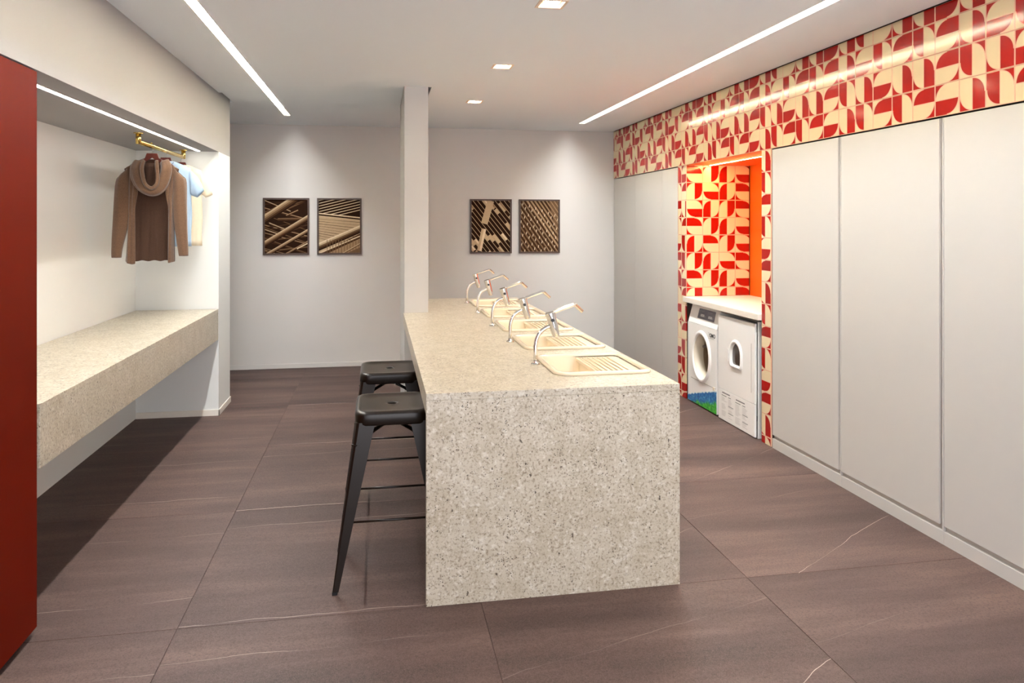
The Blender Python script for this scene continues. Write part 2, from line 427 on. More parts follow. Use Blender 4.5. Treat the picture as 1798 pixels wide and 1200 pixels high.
struct(MB().box(3.40, 3.428, 5.063, 6.434, .936, 2.142).box(2.782, 3.40, 5.063, 6.434, 2.1375, 2.1425).box(2.782, 3.40, 5.063, 5.067, .936, 2.137)
       .build('wall_niche', M['orange']))

# ---------------------------------------------------------------- strip lights
def strip(name, label, cat, x0, x1, y0, y1, z, m, up=.060, group=None):
    t = thing(name, label, cat, ((x0+x1)/2, (y0+y1)/2, z), group)
    hw, hl = (x1-x0)/2, (y1-y0)/2
    MB().box(-hw+.006, hw-.006, -hl+.006, hl-.10, up, up+.006).build('diffuser', m, t)
    e = .005
    MB().slab((-hw, hw), (-hl, hl), 0, up+.02, [(-hw+e, hw-e, -hl+e, hl-e)]).build('housing', M['slot'], t)
    return t
strip('strip_light', 'long recessed warm strip light in the ceiling above the left aisle', 'light', SL[0]+.001, SL[1]-.001, SL[2]+.001, SL[3]-.001, CEIL-.001, M['strip'])
strip('strip_light', 'long recessed warm strip light in the ceiling nearest the red and cream tiles', 'light', SR[0]+.001, SR[1]-.001, SR[2]+.001, SR[3]-.001, CEIL-.001, M['strip'])
def surf_led(name, label, x, y0, y1, z, hw, m, hm):
    t = thing(name, label, 'light', (x, (y0+y1)/2, z)); hl = (y1-y0)/2
    MB().box(-hw, hw, -hl, hl, -.004, -.0005).build('housing', hm, t)
    MB().box(-hw*.7, hw*.7, -hl+.004, hl-.004, -.006, -.0041).build('diffuser', m, t)
surf_led('led_bar', 'slim white light line under the bulkhead over the granite bench', -1.450, 3.22, 6.48, 2.20, .016, M['led'], M['white_trim'])
surf_led('led_bar', 'short amber light line in the roof of the tiled laundry niche', 2.99, 5.12, 6.40, 2.137, .009, M['niche_led'], M['orange'])

# downlights
places = ['first of the row, above the photo',
          'at the top edge of the photo', 'in the middle of the three visible', 'nearest the back wall']
for (x, y), pl in zip(spots, places):
    t = thing('downlight', 'square recessed ceiling spotlight '+pl, 'light', (x, y, CEIL), 'square spotlights over the island')
    MB().slab((-.072, .072), (-.072, .072), -.004, .0, [(-.056, .056, -.056, .056)]).build('trim_ring', M['peach'], t, bevel=.001)
    MB().slab((-.060, .060), (-.060, .060), .0005, .034, [(-.056, .056, -.056, .056)]).build('housing', M['peach'], t)
    MB().box(-.060, .060, -.060, .060, .034, .044).build('back_plate', M['peach'], t)
    MB().lathe([(.040, .012), (.043, .008), (.043, .0335), (.040, .0335)], n=28).build('lamp_ring', M['white_trim'], t, smooth=False)
    MB().lathe([(.001, -.002), (.030, .000), (.038, .006), (.038, .012), (.001, .012)], n=28).build('lamp', M['lamp'], t)
    ld = D.lights.new('spot', 'SPOT'); ld.energy = 14; ld.color = (1, .97, .93); ld.spot_size = math.radians(95); ld.spot_blend = .7; ld.shadow_soft_size = .03
    lo = D.objects.new('spot_beam', ld); COL.objects.link(lo); lo.location = (0, 0, -.008); lo.parent = t

# ---------------------------------------------------------------- tall cabinets on the right
def cabinet(y0, y1, label, near=True):
    t = thing('tall_cabinet', label, 'cabinet', (XR, (y0+y1)/2, 0), 'tall light grey cabinets')
    h = (y1-y0)/2; zt = 2.131; p = .006 if near else 0
    MB().box(.015, .60, -h+.001, h-.001, .0, zt).build('carcass', M['groove'], t)
    MB().box(.0, .0145, -h+.001, h-.001, .0, .068).build('plinth', M['laminate'], t, bevel=.0008)
    if near:
        MB().box(0, .0145, -h+.030, h-.0015, .093, zt-.003).build('door', M['laminate'], t, bevel=.001)
        MB().box(.0, .0145, -h+.0015, -h+.010, .069, zt-.003).build('edge_strip', M['laminate'], t, bevel=.0008)
    else:
        MB().box(0, .0145, -h+.0015, h-.0015, .072, zt-.003).build('door', M['laminate'], t, bevel=.001)
    return t
cabinet(4.112, 4.915, 'tall light grey cabinet immediately to the camera side of the tiled niche')
cabinet(3.276, 4.111, 'tall light grey cabinet, second from the tiled niche towards the camera')
cabinet(2.44, 3.275, 'tall light grey cabinet cut by the right edge of the photo')
cabinet(6.625, 7.009, 'narrow light grey cabinet directly beyond the tiled niche', False)
cabinet(7.010, 7.807, 'tall light grey cabinet beyond the niche, one away from the back wall', False)
cabinet(7.808, 8.545, 'tall light grey cabinet in the corner against the back wall', False)
cabinet(1.60, 2.439, 'tall light grey cabinet wholly beside the camera, past the photo edge')

# ---------------------------------------------------------------- red cabinet at left
t = thing('red_cabinet', 'tall dark red lacquered cabinet at the left edge of the photo', 'cabinet', (-1.31, 2.2, 0))
MB().box(-.63, -.020, -3.0, .99, .032, 2.192).build('carcass', M['red'], t)
for a, b in ((-2.2, -1.103), (-1.1, -.103), (-.1, .992)): MB().box(-.019, 0, a, b, .028, 2.193).build('door', M['red'], t, bevel=.001)
MB().box(-.60, -.035, -3.0, .975, 0, .0315).build('plinth', M['black'], t)

# ---------------------------------------------------------------- granite bench on the left
t = thing('granite_bench', 'thick speckled granite counter running along the left recess under the clothes', 'counter', (-1.31, 4.88, 0))
MB().box(-.643, 0, -1.66, 1.668, .862, .890).build('top', M['granite'], t, bevel=.0015)
MB().box(-.028, 0, -1.66, 1.668, .635, .8615).build('apron', M['granite'], t, bevel=.0015)
MB().box(-.64, -.03, -1.66, 1.668, .75, .861).build('support_frame', M['white'], t)

# ---------------------------------------------------------------- island
SK = [3.365, 4.085, 4.805, 5.54, 6.28]       # near edge of each sink
SX0, SX1, SD = .812, 1.288, .515
isl = thing('kitchen_island', 'long speckled granite island with sinks in the middle of the room', 'island', (.755, 5.1, 0))
def L(o): return o
O = (.755, 5.1)
hl = [(SX0+.03-O[0], SX1-.03-O[0], s+.03-O[1], s+SD-.03-O[1]) for s in SK]+[(-.6, .398-O[0], 5.998-O[1], 3)]
hl.append((.778-.012-O[0], .778+.012-O[0], 99, 100))
MB().slab((.197-O[0], 1.317-O[0]), (3.125-O[1], 7.08-O[1]), .860, .890, hl[:-1]).build('top', M['granite'], isl, bevel=.0015)
MB().box(.197-O[0], 1.317-O[0], 3.125-O[1], 3.155-O[1], 0, .8598).build('front_panel', M['granite'], isl, bevel=.0015)
MB().box(.197-O[0], .222-O[0], 3.1555-O[1], 5.998-O[1], .80, .8598).build('side_apron', M['granite'], isl)
MB().box(1.29-O[0], 1.317-O[0], 3.1555-O[1], 7.05-O[1], .0, .8598).build('side_panel', M['granite'], isl)
MB().box(.42-O[0], 1.317-O[0], 7.05-O[1], 7.08-O[1], 0, .8598).build('end_panel', M['granite'], isl)
MB().box(.62-O[0], .64-O[0], 3.1555-O[1], 7.049-O[1], .0, .8598).box(.6405-O[0], 1.289-O[0], 3.1555-O[1], 7.049-O[1], .0, .05).build('base_panel', M['white'], isl)

# ---- sinks
def rrect(x0, x1, y0, y1, r, n=5):
    """r: radii for corners (x0,y0),(x1,y0),(x1,y1),(x0,y1)"""
    P = []
    for (cx, cy, a, q) in ((x0, y0, PI, r[0]), (x1, y0, 1.5*PI, r[1]), (x1, y1, 0, r[2]), (x0, y1, .5*PI, r[3])):
        mx = cx+q if cx == x0 else cx-q; my = cy+q if cy == y0 else cy-q
        for i in range(n+1):
            b = a+PI/2*i/n; P.append((mx+q*math.cos(b), my+q*math.sin(b)))
    return P
sink_lab = ['closest to the camera with ridged drainboard', 'second from the camera', 'in the middle of the row', 'second from the back wall', 'farthest from the camera beside the column']
W_, H_ = SX1-SX0, SD
def make_sink():
    t = thing('sink', '', 'sink')
    def ring(inset, z, rr): return [(x, y, z) for x, y in rrect(inset, W_-inset, inset, H_-inset, rr)]
    # rim: rolled edge, then steps down to the well deck
    R = (.075, .05, .05, .075)
    rs = [ring(.002, .000, R), ring(0, .004, R), ring(.002, .012, R), ring(.007, .016, tuple(x-.005 for x in R)), ring(.020, .016, tuple(x-.016 for x in R)),
          ring(.027, .011, tuple(x-.02 for x in R)), ring(.031, .003, tuple(x-.024 for x in R))]
    MB().rings(rs, True, False).build('rim', M['sink'], t, smooth=True)
    # basin on the left, with rounded inner corners
    bx1 = .232
    def br(i, z, q): return [(x, y, z) for x, y in rrect(.031+i, bx1-i*.4, .031+i, H_-.031-i, (q,)*4)]
    rs = [br(0, .003, .040), br(.006, -.010, .04), br(.016, -.12, .045), br(.035, -.150, .05), br(.07, -.156, .03)]
    b = MB().rings(rs, True, False); b.add(rs[-1], [tuple(range(len(rs[-1])))])
    bs = b.build('basin', M['sink'], t, smooth=True)
    MB().lathe([(.001, -.1545), (.022, -.1545), (.025, -.1555)], c=(.13, H_/2, 0), n=16).build('drain', M['chrome'], t)
    # drainboard on the right
    q = [(x, y) for x, y in rrect(bx1-.012, W_-.030, .0305, H_-.0305, (.012, .026, .026, .012))]
    MB().prism(q, 'z', -.020, -.002).build('drainboard', M['sink'], t, bevel=.003)
    # corners between the basin's rounded end and the board
    for k in range(6):
        x = bx1+.022+k*.0265
        MB().tube([(x, .062+.004*k, -.004), (x, .085, .0015), (x, H_-.085, .0015), (x, H_-.062, -.004)], [(.0062, .004)]*4, n=8).build('ridge', M['sink'], t, smooth=True)
    return t
s0 = make_sink()
for i, y in enumerate(SK):
    o = s0 if i == 0 else copy_tree(s0)
    o.location = (SX0, y, .8905)
    tag(o, 'cream ceramic sink set into the granite island, '+sink_lab[i], 'sink', 'cream sinks along the island')

# ---- faucets
def make_faucet():
    t = thing('faucet', '', 'faucet')
    MB().lathe([(.001, 0), (.023, 0), (.023, .005), (.020, .009), (.014, .011), (.013, .019), (.001, .019)], n=24).build('base', M['chrome'], t, smooth=False, bevel=.001)
    pts = [(0, 0, .010), (0, 0, .050), (.0, 0, .095), (.004, 0, .122), (.014, 0, .147), (.030, 0, .168), (.050, 0, .182), (.068, 0, .189), (.084, 0, .191)]
    MB().tube(pts, [.0115, .0105, .0105]+[.0105]*6, n=14, up=(0, 1, 0)).build('neck', M['chrome'], t, smooth=True)
    a, b = Vector((.074, 0, .262)), Vector((.108, 0, .138)); d = (b-a)
    P = [a-d*.0, a+d*.02, a+d*.12, a+d*.13, a+d*.60, a+d*.9, a+d*.98, b]
    smooth_angle(MB().tube(P, [.024, .0262, .0262, .0245, .0225, .0195, .0165, .012], n=20, up=(0, 1, 0)).build('valve_body', M['chrome'], t), 35)
    MB().lathe([(.001, -.034), (.008, -.034), (.009, -.022), (.001, -.022)], c=(.083, 0, .225), axis='y', n=14).build('side_screw', M['print_dark'], t)
    ar = [(.092, 0, .262), (.140, 0, .279), (.196, 0, .298), (.206, 0, .297), (.244, 0, .262)]
    MB().tube(ar, [(.012, .0095)]*5, n=8, up=(0, 0, 1)).build('lever', M['chrome'], t, bevel=.001)
    return t
f0 = make_faucet()
for i, y in enumerate((3.671, 4.400, 5.112, 5.88, 6.61)):
    o = f0 if i == 0 else copy_tree(f0)
    o.location = (.778, y, .8905)
    tag(o, 'curved chrome faucet with long lever, '+['nearest the camera', 'second from the camera', 'third, in the middle of the row', 'second from the back wall', 'farthest, next to the column'][i], 'faucet', 'chrome faucets along the island')

# ---------------------------------------------------------------- stools
def make_stool(label):
    t = thing('bar_stool', label, 'stool', group='dark metal stools tucked at the island')
    hx, hy, Z = .165, .195, .772
    # pressed seat with rounded lip and a hole
    N = 56
    def rr(ix, z, e, rx=None):
        P = []
        for i in range(N):
            a = 2*PI*i/N; ca, sa = math.cos(a), math.sin(a); ax, ay = (hx-ix, hy-ix) if rx is None else (rx, rx)
            r = (abs(ca/ax)**e+abs(sa/ay)**e)**(-1/e); P.append((r*ca, r*sa, z))
        return P
    rs = [rr(.003, Z-.058, 9), rr(.0, Z-.052, 9), rr(0, Z-.014, 9), rr(.003, Z-.005, 9), rr(.011, Z, 8), rr(.026, Z-.001, 8), rr(.034, Z-.005, 8), rr(.075, Z-.007, 5)]
    rs += [rr(0, Z-.007, 2, .034), rr(0, Z-.007, 2, .0225), rr(0, Z-.013, 2, .020)]
    MB().rings(rs, True, False).build('seat', M['stool'], t, smooth=True, solid=.002)
    for sx in (-1, 1):
        for sy in (-1, 1):
            top = Vector((sx*(hx-.004), sy*(hy-.004), Z-.045)); ft = Vector((sx*(hx+.093), sy*(hy+.030), .012))
            rings = []
            for k in range(9):
                s_ = k/8; c = top.lerp(ft, s_); wd = .062*(1-s_)+.017*s_ if s_ > .0 else .062
                wd = .084-.058*s_; th = .005
                # L-section open towards the inside
                def q(ax, ay): return (c.x-sx*ax, c.y-sy*ay, c.z)
                r = .012*(1-s_)+.004
                rings.append([q(r, 0), q(wd, 0), q(wd, th), q(r+th*.3, th), q(th, r+th*.3), q(th, wd), q(0, wd), q(0, r), q(r*.29, r*.29)])
            MB().rings(rings).build('leg', M['stool'], t)
            MB().box(ft.x-.001-(.020 if sx > 0 else 0), ft.x+.001+(.020 if sx < 0 else 0), ft.y-.001-(.020 if sy > 0 else 0), ft.y+.001+(.020 if sy < 0 else 0), 0, .0125).build('foot_cap', M['rubber'], t)
    z = .302; s_ = (Z-.045-z)/(Z-.057)
    ex, ey = hx-.004+.097*s_-.006, hy-.004+.034*s_-.006
    for a, b in (((-ex, -ey), (ex, -ey)), ((-ex, ey), (ex, ey)), ((-ex, -ey), (-ex, ey)), ((ex, -ey), (ex, ey))):
        MB().tube([(a[0], a[1], z), (b[0], b[1], z)], .0055, n=8).build('footrest_bar', M['stool'], t, smooth=True)
    # crossed braces, arched under the seat
    for s1 in (-1, 1):
        pts = []
        for k in range(9):
            u = -1+k/4; pts.append((u*(hx+.004), u*s1*(hy-.004), Z-.082-.060*abs(u)**1.4))
        MB().tube(pts, [(.016, .004)]*9, n=8, up=(0, 0, 1)).build('cross_brace', M['stool'], t)
    return t
s1 = make_stool('dark bronze metal bar stool tucked at the island, the one closer to the camera')
s1.location = (.064, 3.518, 0)
s2 = copy_tree(s1); s2.location = (.066, 4.372, 0); s2['label'] = 'dark bronze metal bar stool behind the nearer one, closer to the back wall'

# ---------------------------------------------------------------- laundry niche: shelf, washer, dryer
tag(MB().box(-.023, .64, -.683, .683, 0, .046).build('laundry_shelf', M['quartz'], loc=(2.762, 5.749, .889), bevel=.002),
    'pale speckled stone shelf above the washer and dryer', 'shelf')
def plate_hole(mb, y0, y1, z0, z1, out, x0, x1, mi=0):
    """vertical plate facing -x with a hole outlined by out [(y,z)]; hole walls go from x0 to x1"""
    cy = sum(p[0] for p in out)/len(out); cz = sum(p[1] for p in out)/len(out); n = len(out); o2 = []
    for p in out:
        dy, dz = p[0]-cy, p[1]-cz; k = 1e9
        if dy > 1e-9: k = min(k, (y1-cy)/dy)
        if dy < -1e-9: k = min(k, (y0-cy)/dy)
        if dz > 1e-9: k = min(k, (z1-cz)/dz)
        if dz < -1e-9: k = min(k, (z0-cz)/dz)
        o2.append([cy+dy*k, cz+dz*k])
    for cnr in ((y0, z0), (y0, z1), (y1, z0), (y1, z1)):
        j = min(range(n), key=lambda i: (o2[i][0]-cnr[0])**2+(o2[i][1]-cnr[1])**2); o2[j] = list(cnr)
    mb.rings([[(x0, a, b) for a, b in o2], [(x0, a, b) for a, b in out], [(x1, a, b) for a, b in out]], True, False, mi)
def shell(mb, y0, y1, z0, z1, x0, x1, top=None):
    """five sides without the -x face"""
    v = [(x, y, z) for x in (x0, x1) for y in (y0, y1) for z in (z0, z1)]
    mb.add(v, [(4, 6, 7, 5), (0, 4, 5, 1), (2, 3, 7, 6), (0, 2, 6, 4), (1, 5, 7, 3)])
wy = 6.087; hw = .291
wa = thing('washing_machine', 'white front-loading washer with slate display and blue-green water print, left of the dryer', 'washer', (2.765, wy, 0))
circ = [(.163*math.cos(2*PI*i/40), .445+.195*math.sin(2*PI*i/40)) for i in range(40)]
mb = MB(); shell(mb, -hw, hw, .012, .715, 0, .56); plate_hole(mb, -hw, hw, .012, .715, circ, 0, .05)
mb.build('body', M['enamel'], wa)
MB().prism([(.002, .716), (.045, .877), (.56, .877), (.56, .716)], 'y', -hw, hw).build('control_panel', M['enamel'], wa, bevel=.004)
MB().box(.004, .01, -hw+.002, hw-.002, .7151, .7159).build('panel_seam', M['seam'], wa)
# display lies in the sloped plane of the panel
def on_panel(yc, wdt, zc, hgt, th, m, name, par):
    n = Vector((-.161, 0, .043)).normalized(); up = Vector((.043, 0, .161)).normalized()
    c = Vector((.002, yc, .716))+up*(zc-.716)*1.035+n*.0005
    p = [c+up*a*hgt/2+Vector((0, b*wdt/2, 0)) for a, b in ((-1, -1), (-1, 1), (1, 1), (1, -1))]
    return MB().add(p+[q+n*th for q in p], [(3, 2, 1, 0), (4, 5, 6, 7), (0, 1, 5, 4), (1, 2, 6, 5), (2, 3, 7, 6), (3, 0, 4, 7)]).build(name, m, par)
dp = on_panel(-.045, .325, .810, .088, .002, M['display'], 'display', wa)
for k, (yy, zz) in enumerate([(a, b) for a in (.055, .03, .005) for b in (.792, .803)]+[(a, b) for a in (-.10, -.125, -.15) for b in (.790, .801)]):
    on_panel(yy, .020, zz, .008, .0028, M['print_white'], 'display_mark', dp)
for yy in (.085, .05, .02, -.08, -.11, -.14): on_panel(yy, .014, .832, .002, .0028, M['print_grey'], 'display_mark', dp)
for yy in (-.02, -.175): on_panel(yy, .012, .792, .004, .0028, M['print_white'], 'display_mark', dp)
# octagonal recess line, door ring, gasket, drum
RY, RZ = .163, .195
def ell(k, x, n=40, oct=False):
    return [(x, RY*k*math.cos(2*PI*i/n), .445+RZ*k*math.sin(2*PI*i/n)) for i in range(n)]
MB().rings([ell(1.17, .0), ell(1.15, -.008), ell(1.09, -.014), ell(1.03, -.016), ell(.99, -.012), ell(.97, .0), ell(.95, .03)], True, False).build('door_ring', M['enamel'], wa, smooth=True)
MB().rings([ell(.975, -.002), ell(.94, .002), ell(.92, .045), ell(.90, .075), ell(.93, .09)], True, False).build('gasket', M['enamel_trim'], wa, smooth=True)
dr = MB().rings([ell(.92, .085), ell(.98, .16), ell(.98, .33)], True, False); dr.add(ell(.98, .33), [tuple(range(40))])
dr.build('drum', mat('drum_steel', (176, 154, 126), .38, metal=.35), wa, smooth=False)
for k in range(3):
    a = 2*PI*k/3+.4; MB().tube([(.07, RY*.86*math.cos(a), .445+RZ*.86*math.sin(a)), (.32, RY*.86*math.cos(a), .445+RZ*.86*math.sin(a))], .012, n=8).build('drum_paddle', M['seam'], wa)
for z_, a, b in ((.222, -hw+.01, hw-.07),):
    MB().box(-.0012, .0005, a, b, z_, z_+.003).build('service_seam', M['seam'], wa)
MB().box(-.010, 0, -.262, -.238, .205, .232).box(-.012, -.010, -.258, -.250, .205, .225).build('filter_latch', M['enamel_trim'], wa, bevel=.002)
# printed water: wavy upper edge rising towards the dryer
pts = []
for i in range(31):
    y = hw-.001-(2*hw-.002)*i/30; zt = .050+.150*(i/30)**.92+.004*math.sin(i*1.7)+.003*math.sin(i*4.1)
    pts.append((y, zt))
o = MB().prism([(hw-.001, .013)]+pts+[(-hw+.001, .013)], 'x', -.0012, -.0002).build('water_print', M['water'], wa)
o = MB().prism([(y, z-.001) for y, z in pts]+[(y, z+.007) for y, z in reversed(pts)], 'x', -.0010, -.0002).build('foam_print', mat('foam_print', (190, 216, 226), .5), wa)
for a in (-.25, .25): MB().lathe([(.018, 0), (.018, .012)], c=(.06, a, 0), n=12).lathe([(.018, 0), (.018, .012)], c=(.5, a, 0), n=12).build('foot', M['rubber'], wa)
def text(s, size, loc, m, parent, name='lettering', bold=0):
    c = D.curves.new(name, 'FONT'); c.body = s; c.size = size; c.extrude = .0003; c.align_x = 'CENTER'; c.offset = bold
    o = D.objects.new(name, c); COL.objects.link(o); o.data.materials.append(m)
    dg = bpy.context.evaluated_depsgraph_get(); me = D.meshes.new_from_object(o.evaluated_get(dg)); D.objects.remove(o)
    me.transform(Matrix(((0, 0, -1, 0), (-1, 0, 0, 0), (0, 1, 0, 0), (0, 0, 0, 1))))
    o = D.objects.new(name, me); COL.objects.link(o); o.parent = parent; o.location = loc
    return o
text('OMO', .046, (-.0008, -.212, .640), M['print_dark'], wa, 'logo', .0010)
MB().box(-.0012, -.0002, -.245, -.165, .628, .632).build('logo_underline', M['print_grey'], wa)
for k in range(4): MB().box(-.0012, -.0002, -.152+.004*(k % 2), -.146+.004*(k % 2), .625+.015*k, .631+.015*k).build('logo_dot', M['seam'], wa)

dy_ = 5.442; hd = .306
dr_ = thing('tumble_dryer', 'white tumble dryer with small arched window and printed instructions, nearest the camera', 'dryer', (2.758, dy_, 0))
arch = []
AW, A0, A1 = .082, .485, .575
for i in range(17): a = PI*i/16; arch.append((AW*math.cos(a), A1+.085*math.sin(a)))
for p in ((-AW, .55), (-AW, .52), (-AW+.004, A0+.012), (-AW+.014, A0), (-.04, A0), (0, A0), (.04, A0), (AW-.014, A0), (AW-.004, A0+.012), (AW, .52), (AW, .55)): arch.append(p)
mb = MB(); shell(mb, -hd, hd, .0, .8685, .018, .56); mb.build('body', M['enamel'], dr_)
mb = MB(); plate_hole(mb, -hd+.012, hd-.001, .255, .852, arch, 0, .03)
mb.add([(x, y, z) for x in (0, .0175) for y in (-hd+.012, hd-.001) for z in (.255, .852)], [(4, 6, 7, 5), (0, 4, 5, 1), (2, 3, 7, 6), (0, 2, 6, 4), (1, 5, 7, 3)])
mb.build('door', M['enamel'], dr_)
MB().box(0, .0175, -hd+.012, hd-.001, .006, .251).build('lower_panel', M['enamel'], dr_, bevel=.003)
def arc_k(k, x): 
    cy, cz = 0, .56
    return [(x, y*k, cz+(z-cz)*k) for y, z in arch]
MB().rings([arc_k(1.30, .0), arc_k(1.27, -.008), arc_k(1.12, -.012), arc_k(1.02, -.010), arc_k(.98, .012)], True, False).build('window_frame', M['enamel'], dr_, smooth=True)
g = MB().add(arc_k(.995, .012), [tuple(range(len(arch)))]).build('window_glass', M['glass_dark'], dr_)
MB().box(-.0012, 0, -hd+.060, -hd+.063, .33, .70).build('door_seam', M['seam'], dr_)
MB().box(-.006, 0, .125, .140, .50, .60).build('door_handle', M['enamel'], dr_, bevel=.002)
# printed instructions: two columns, each a heading, two sub-columns
def bar(y, z, wd, h, m, nm='print_line'): return MB().box(-.0006, -.0001, y-wd, y, z, z+h).build(nm, m, sheet)
sheet = MB().box(-.0004, .0, -.21, .262, .035, .247).build('instruction_print', M['enamel'], dr_)
for cy, hz in ((.245, .224), (.010, .216)):
    y = cy-.010
    for i in range(14):
        wd = random.choice((.006, .008, .0095)); bar(y, hz, wd, .009, M['print_dark'], 'heading'); y -= wd+.0022
    bar(cy, hz-.020, .085, .0045, M['print_dark'], 'subheading'); bar(cy-.115, hz-.020, .045, .0045, M['print_dark'], 'subheading')
    for sc, dark in ((0, ()), (.115, (6, 12))):
        for r in range(17):
            z = hz-.034-r*.0092
            if r in dark: bar(cy-sc, z, .085, .0042, M['print_dark'], 'subheading')
            else:
                wd = random.uniform(.045, .092) if not sc else random.uniform(.04, .08)
                if random.random() > .12: bar(cy-sc, z, wd, .0026, M['print_grey'])

# ---------------------------------------------------------------- pictures on the back wall
def clip(poly, W, H):
    for ax, lim, sg in ((0, 0, 1), (0, W, -1), (1, 0, 1), (1, H, -1)):
        out = []
        for i in range(len(poly)):
            a, b = poly[i-1], poly[i]; da, db = (a[ax]-lim)*sg, (b[ax]-lim)*sg
            if (da >= 0) != (db >= 0):
                t_ = da/(da-db); out.append((a[0]+(b[0]-a[0])*t_, a[1]+(b[1]-a[1])*t_))
            if db >= 0: out.append(b)
        poly = out
        if not poly: return []
    return poly
SEP = [mat('print_sepia_%d' % i, c, .85, var=.12, vscale=60, spec=.1) for i, c in enumerate(((38, 20, 8), (66, 42, 24), (104, 78, 54), (146, 118, 88), (184, 160, 128), (216, 196, 164)))]
def picture(x0, x1, label, draw):
    t = thing('framed_picture', label, 'picture', ((x0+x1)/2, YB, 1.57), 'framed sepia prints on the back wall')
    hw_, hh = (x1-x0)/2, .314; e = .018
    fr = MB().box(-hw_, hw_, -.028, -.001, hh-e, hh).box(-hw_, hw_, -.028, -.001, -hh, -hh+e)
    fr.box(-hw_, -hw_+e, -.028, -.001, -hh+e, hh-e).box(hw_-e, hw_, -.028, -.001, -hh+e, hh-e)
    fr.build('frame', M['frame'], t)
    W, H = 2*(hw_-e), 2*(hh-e); mb = MB(); lay = [0]
    mb.add([(-W/2, -.010, -H/2), (W/2, -.010, -H/2), (W/2, -.010, H/2), (-W/2, -.010, H/2)], [(0, 1, 2, 3)], 0)
    def poly(p, c):
        p = clip([(a*W, b*H) for a, b in p], W, H)
        if len(p) < 3: return
        lay[0] += 1; y = -.0102-.000025*lay[0]
        mb.add([(a-W/2, y, b-H/2) for a, b in p], [tuple(range(len(p)))], c)
    def beam(a, b, wd, cols):
        # band from a to b in 0..1 (v up), width wd, shaded across by the printed tones
        d = Vector(((b[0]-a[0])*W, (b[1]-a[1])*H)).normalized(); n = Vector((-d.y/W, d.x/H))*wd*H
        k = len(cols)
        for i, c in enumerate(cols):
            s0, s1_ = .5-i/k, .5-(i+1)/k
            poly([(a[0]+n.x*s0, a[1]+n.y*s0), (b[0]+n.x*s0, b[1]+n.y*s0), (b[0]+n.x*s1_, b[1]+n.y*s1_), (a[0]+n.x*s1_, a[1]+n.y*s1_)], c)
    draw(poly, beam)
    mb.build('print', SEP, t)
    return t
def p1(poly, beam):
    rnd = random.Random(3)
    for i in range(26):
        y = rnd.uniform(0, 1); s = rnd.choice((-.35, .3, .45, .1, -.25)); beam((-.1, y), (1.1, y+s), rnd.uniform(.012, .035), rnd.choice(((2, 1), (3, 1), (2, 1, 0), (1, 0))))
    beam((0, .98), (.6, .78), .018, (4, 2)); beam((.1, .56), (.6, .40), .025, (4, 3, 1)); beam((0, .44), (.4, .33), .02, (4, 2)); beam((.3, .62), (1.1, .63), .07, (2, 1, 0)); beam((.5, .70), (.78, .80), .03, (3, 1))
    beam((-.1, .04), (1.1, .33), .0, (1,))
    beam((-.2, -.02), (1.2, .40+.12), .0, (1,))
    beam((-.15, .55), (1.0, 1.17), .15, (4, 3, 2, 1, 0)); beam((-.1, .12), (1.1, .70), .105, (4, 3, 2, 1, 0)); beam((-.1, -.10), (1.1, .46), .065, (4, 3, 2, 0)); beam((.5, -.02), (1.1, .25), .045, (3, 2, 0)); beam((.75, .08), (1.1, .22), .02, (5, 4))
def p2(poly, beam):
    poly([(0, 0), (1, 0), (1, .62), (0, .70)], 4)
    for i in range(11): beam((-.1, .60+i*.052-.0*i), (1.1, .60+i*.052+.23), .014, (5, 4))
    poly([(0, 0), (1, 0), (1, .64), (0, .73)], 4)
    beam((-.05, .735), (1.05, .645), .05, (5, 4, 0, 0))
    for i in range(9): beam((0, .64-.045*i), (1, .575-.058*i), .007, (1,))
    for i in range(30): beam((0, .67-.014*i), (1, .60-.017*i), .003, (3,))
    beam((-.1, .08), (1.1, .48), .14, (5, 4, 2, 1, 0)); poly([(-.0, .0), (1, .0), (1, .36), (0, -.02)], 1)
    beam((-.1, -.05), (1.1, .34), .035, (5, 4, 1)); poly([(.2, 0), (1, 0), (1, .27), (.24, .0)], 3)
    for i in range(12): beam((.2+.07*i, -.05), (.2+.07*i, .25), .010, (2,))
    beam((.5, -.05), (1.1, .21), .03, (4, 3, 1)); poly([(.7, 0), (1, 0), (1, .10)], 2)
def p3(poly, beam):
    rnd = random.Random(5)
    for i in range(26):
        o_ = -1.1+i*.115; beam((o_, 1.1), (o_+1.25, -.1), .012, (3, 4))
    for i in range(26):
        o_ = -1.1+i*.115+.057
        for k in range(10):
            if rnd.random() < .20:
                a = k*.1+rnd.uniform(0, .05); q = lambda s: (o_+1.25*s, 1.1-1.2*s)
                beam(q(a), q(a+rnd.choice((.07, .1, .13))), .062, (rnd.choice((4, 5, 3)), rnd.choice((4, 3, 4))))
    beam((.50, 1.0), (.33, .55), .13, (4, 4)); beam((.32, .45), (.20, .02), .09, (5, 4))
def p4(poly, beam):
    poly([(0, 0), (1, 0), (1, 1), (0, 1)], 1)
    for i in range(22):
        o_ = -1.0+i*.105; beam((o_, 1.1), (o_+1.1, -.1), .035, (3 if i > 9 else 2, 2, 0))
        beam((o_+.03, 1.1), (o_+1.13, -.1), .006, (4 if i > 6 else 3,))
    poly([(.75, 1), (1, 1), (1, .2)], 2)
    for i in range(14): o_ = .1+i*.1; beam((o_, 1.1), (o_+1.1, -.1), .018, (3,))
    for r in range(11):
        for k in range(6):
            x = .06+k*.17-.012*r+.08*(r % 2); y = .95-r*.088-.045*k
            if 0 < y < 1: beam((x-.006, y-.035), (x+.006, y+.015), .012, (5,))
picture(-1.245, -.752, 'dark-framed sepia print of thick crossing pipes, leftmost on the back wall', p1)
picture(-.668, -.183, 'dark-framed sepia print of fine ribs and diagonal beam, just left of the column', p2)
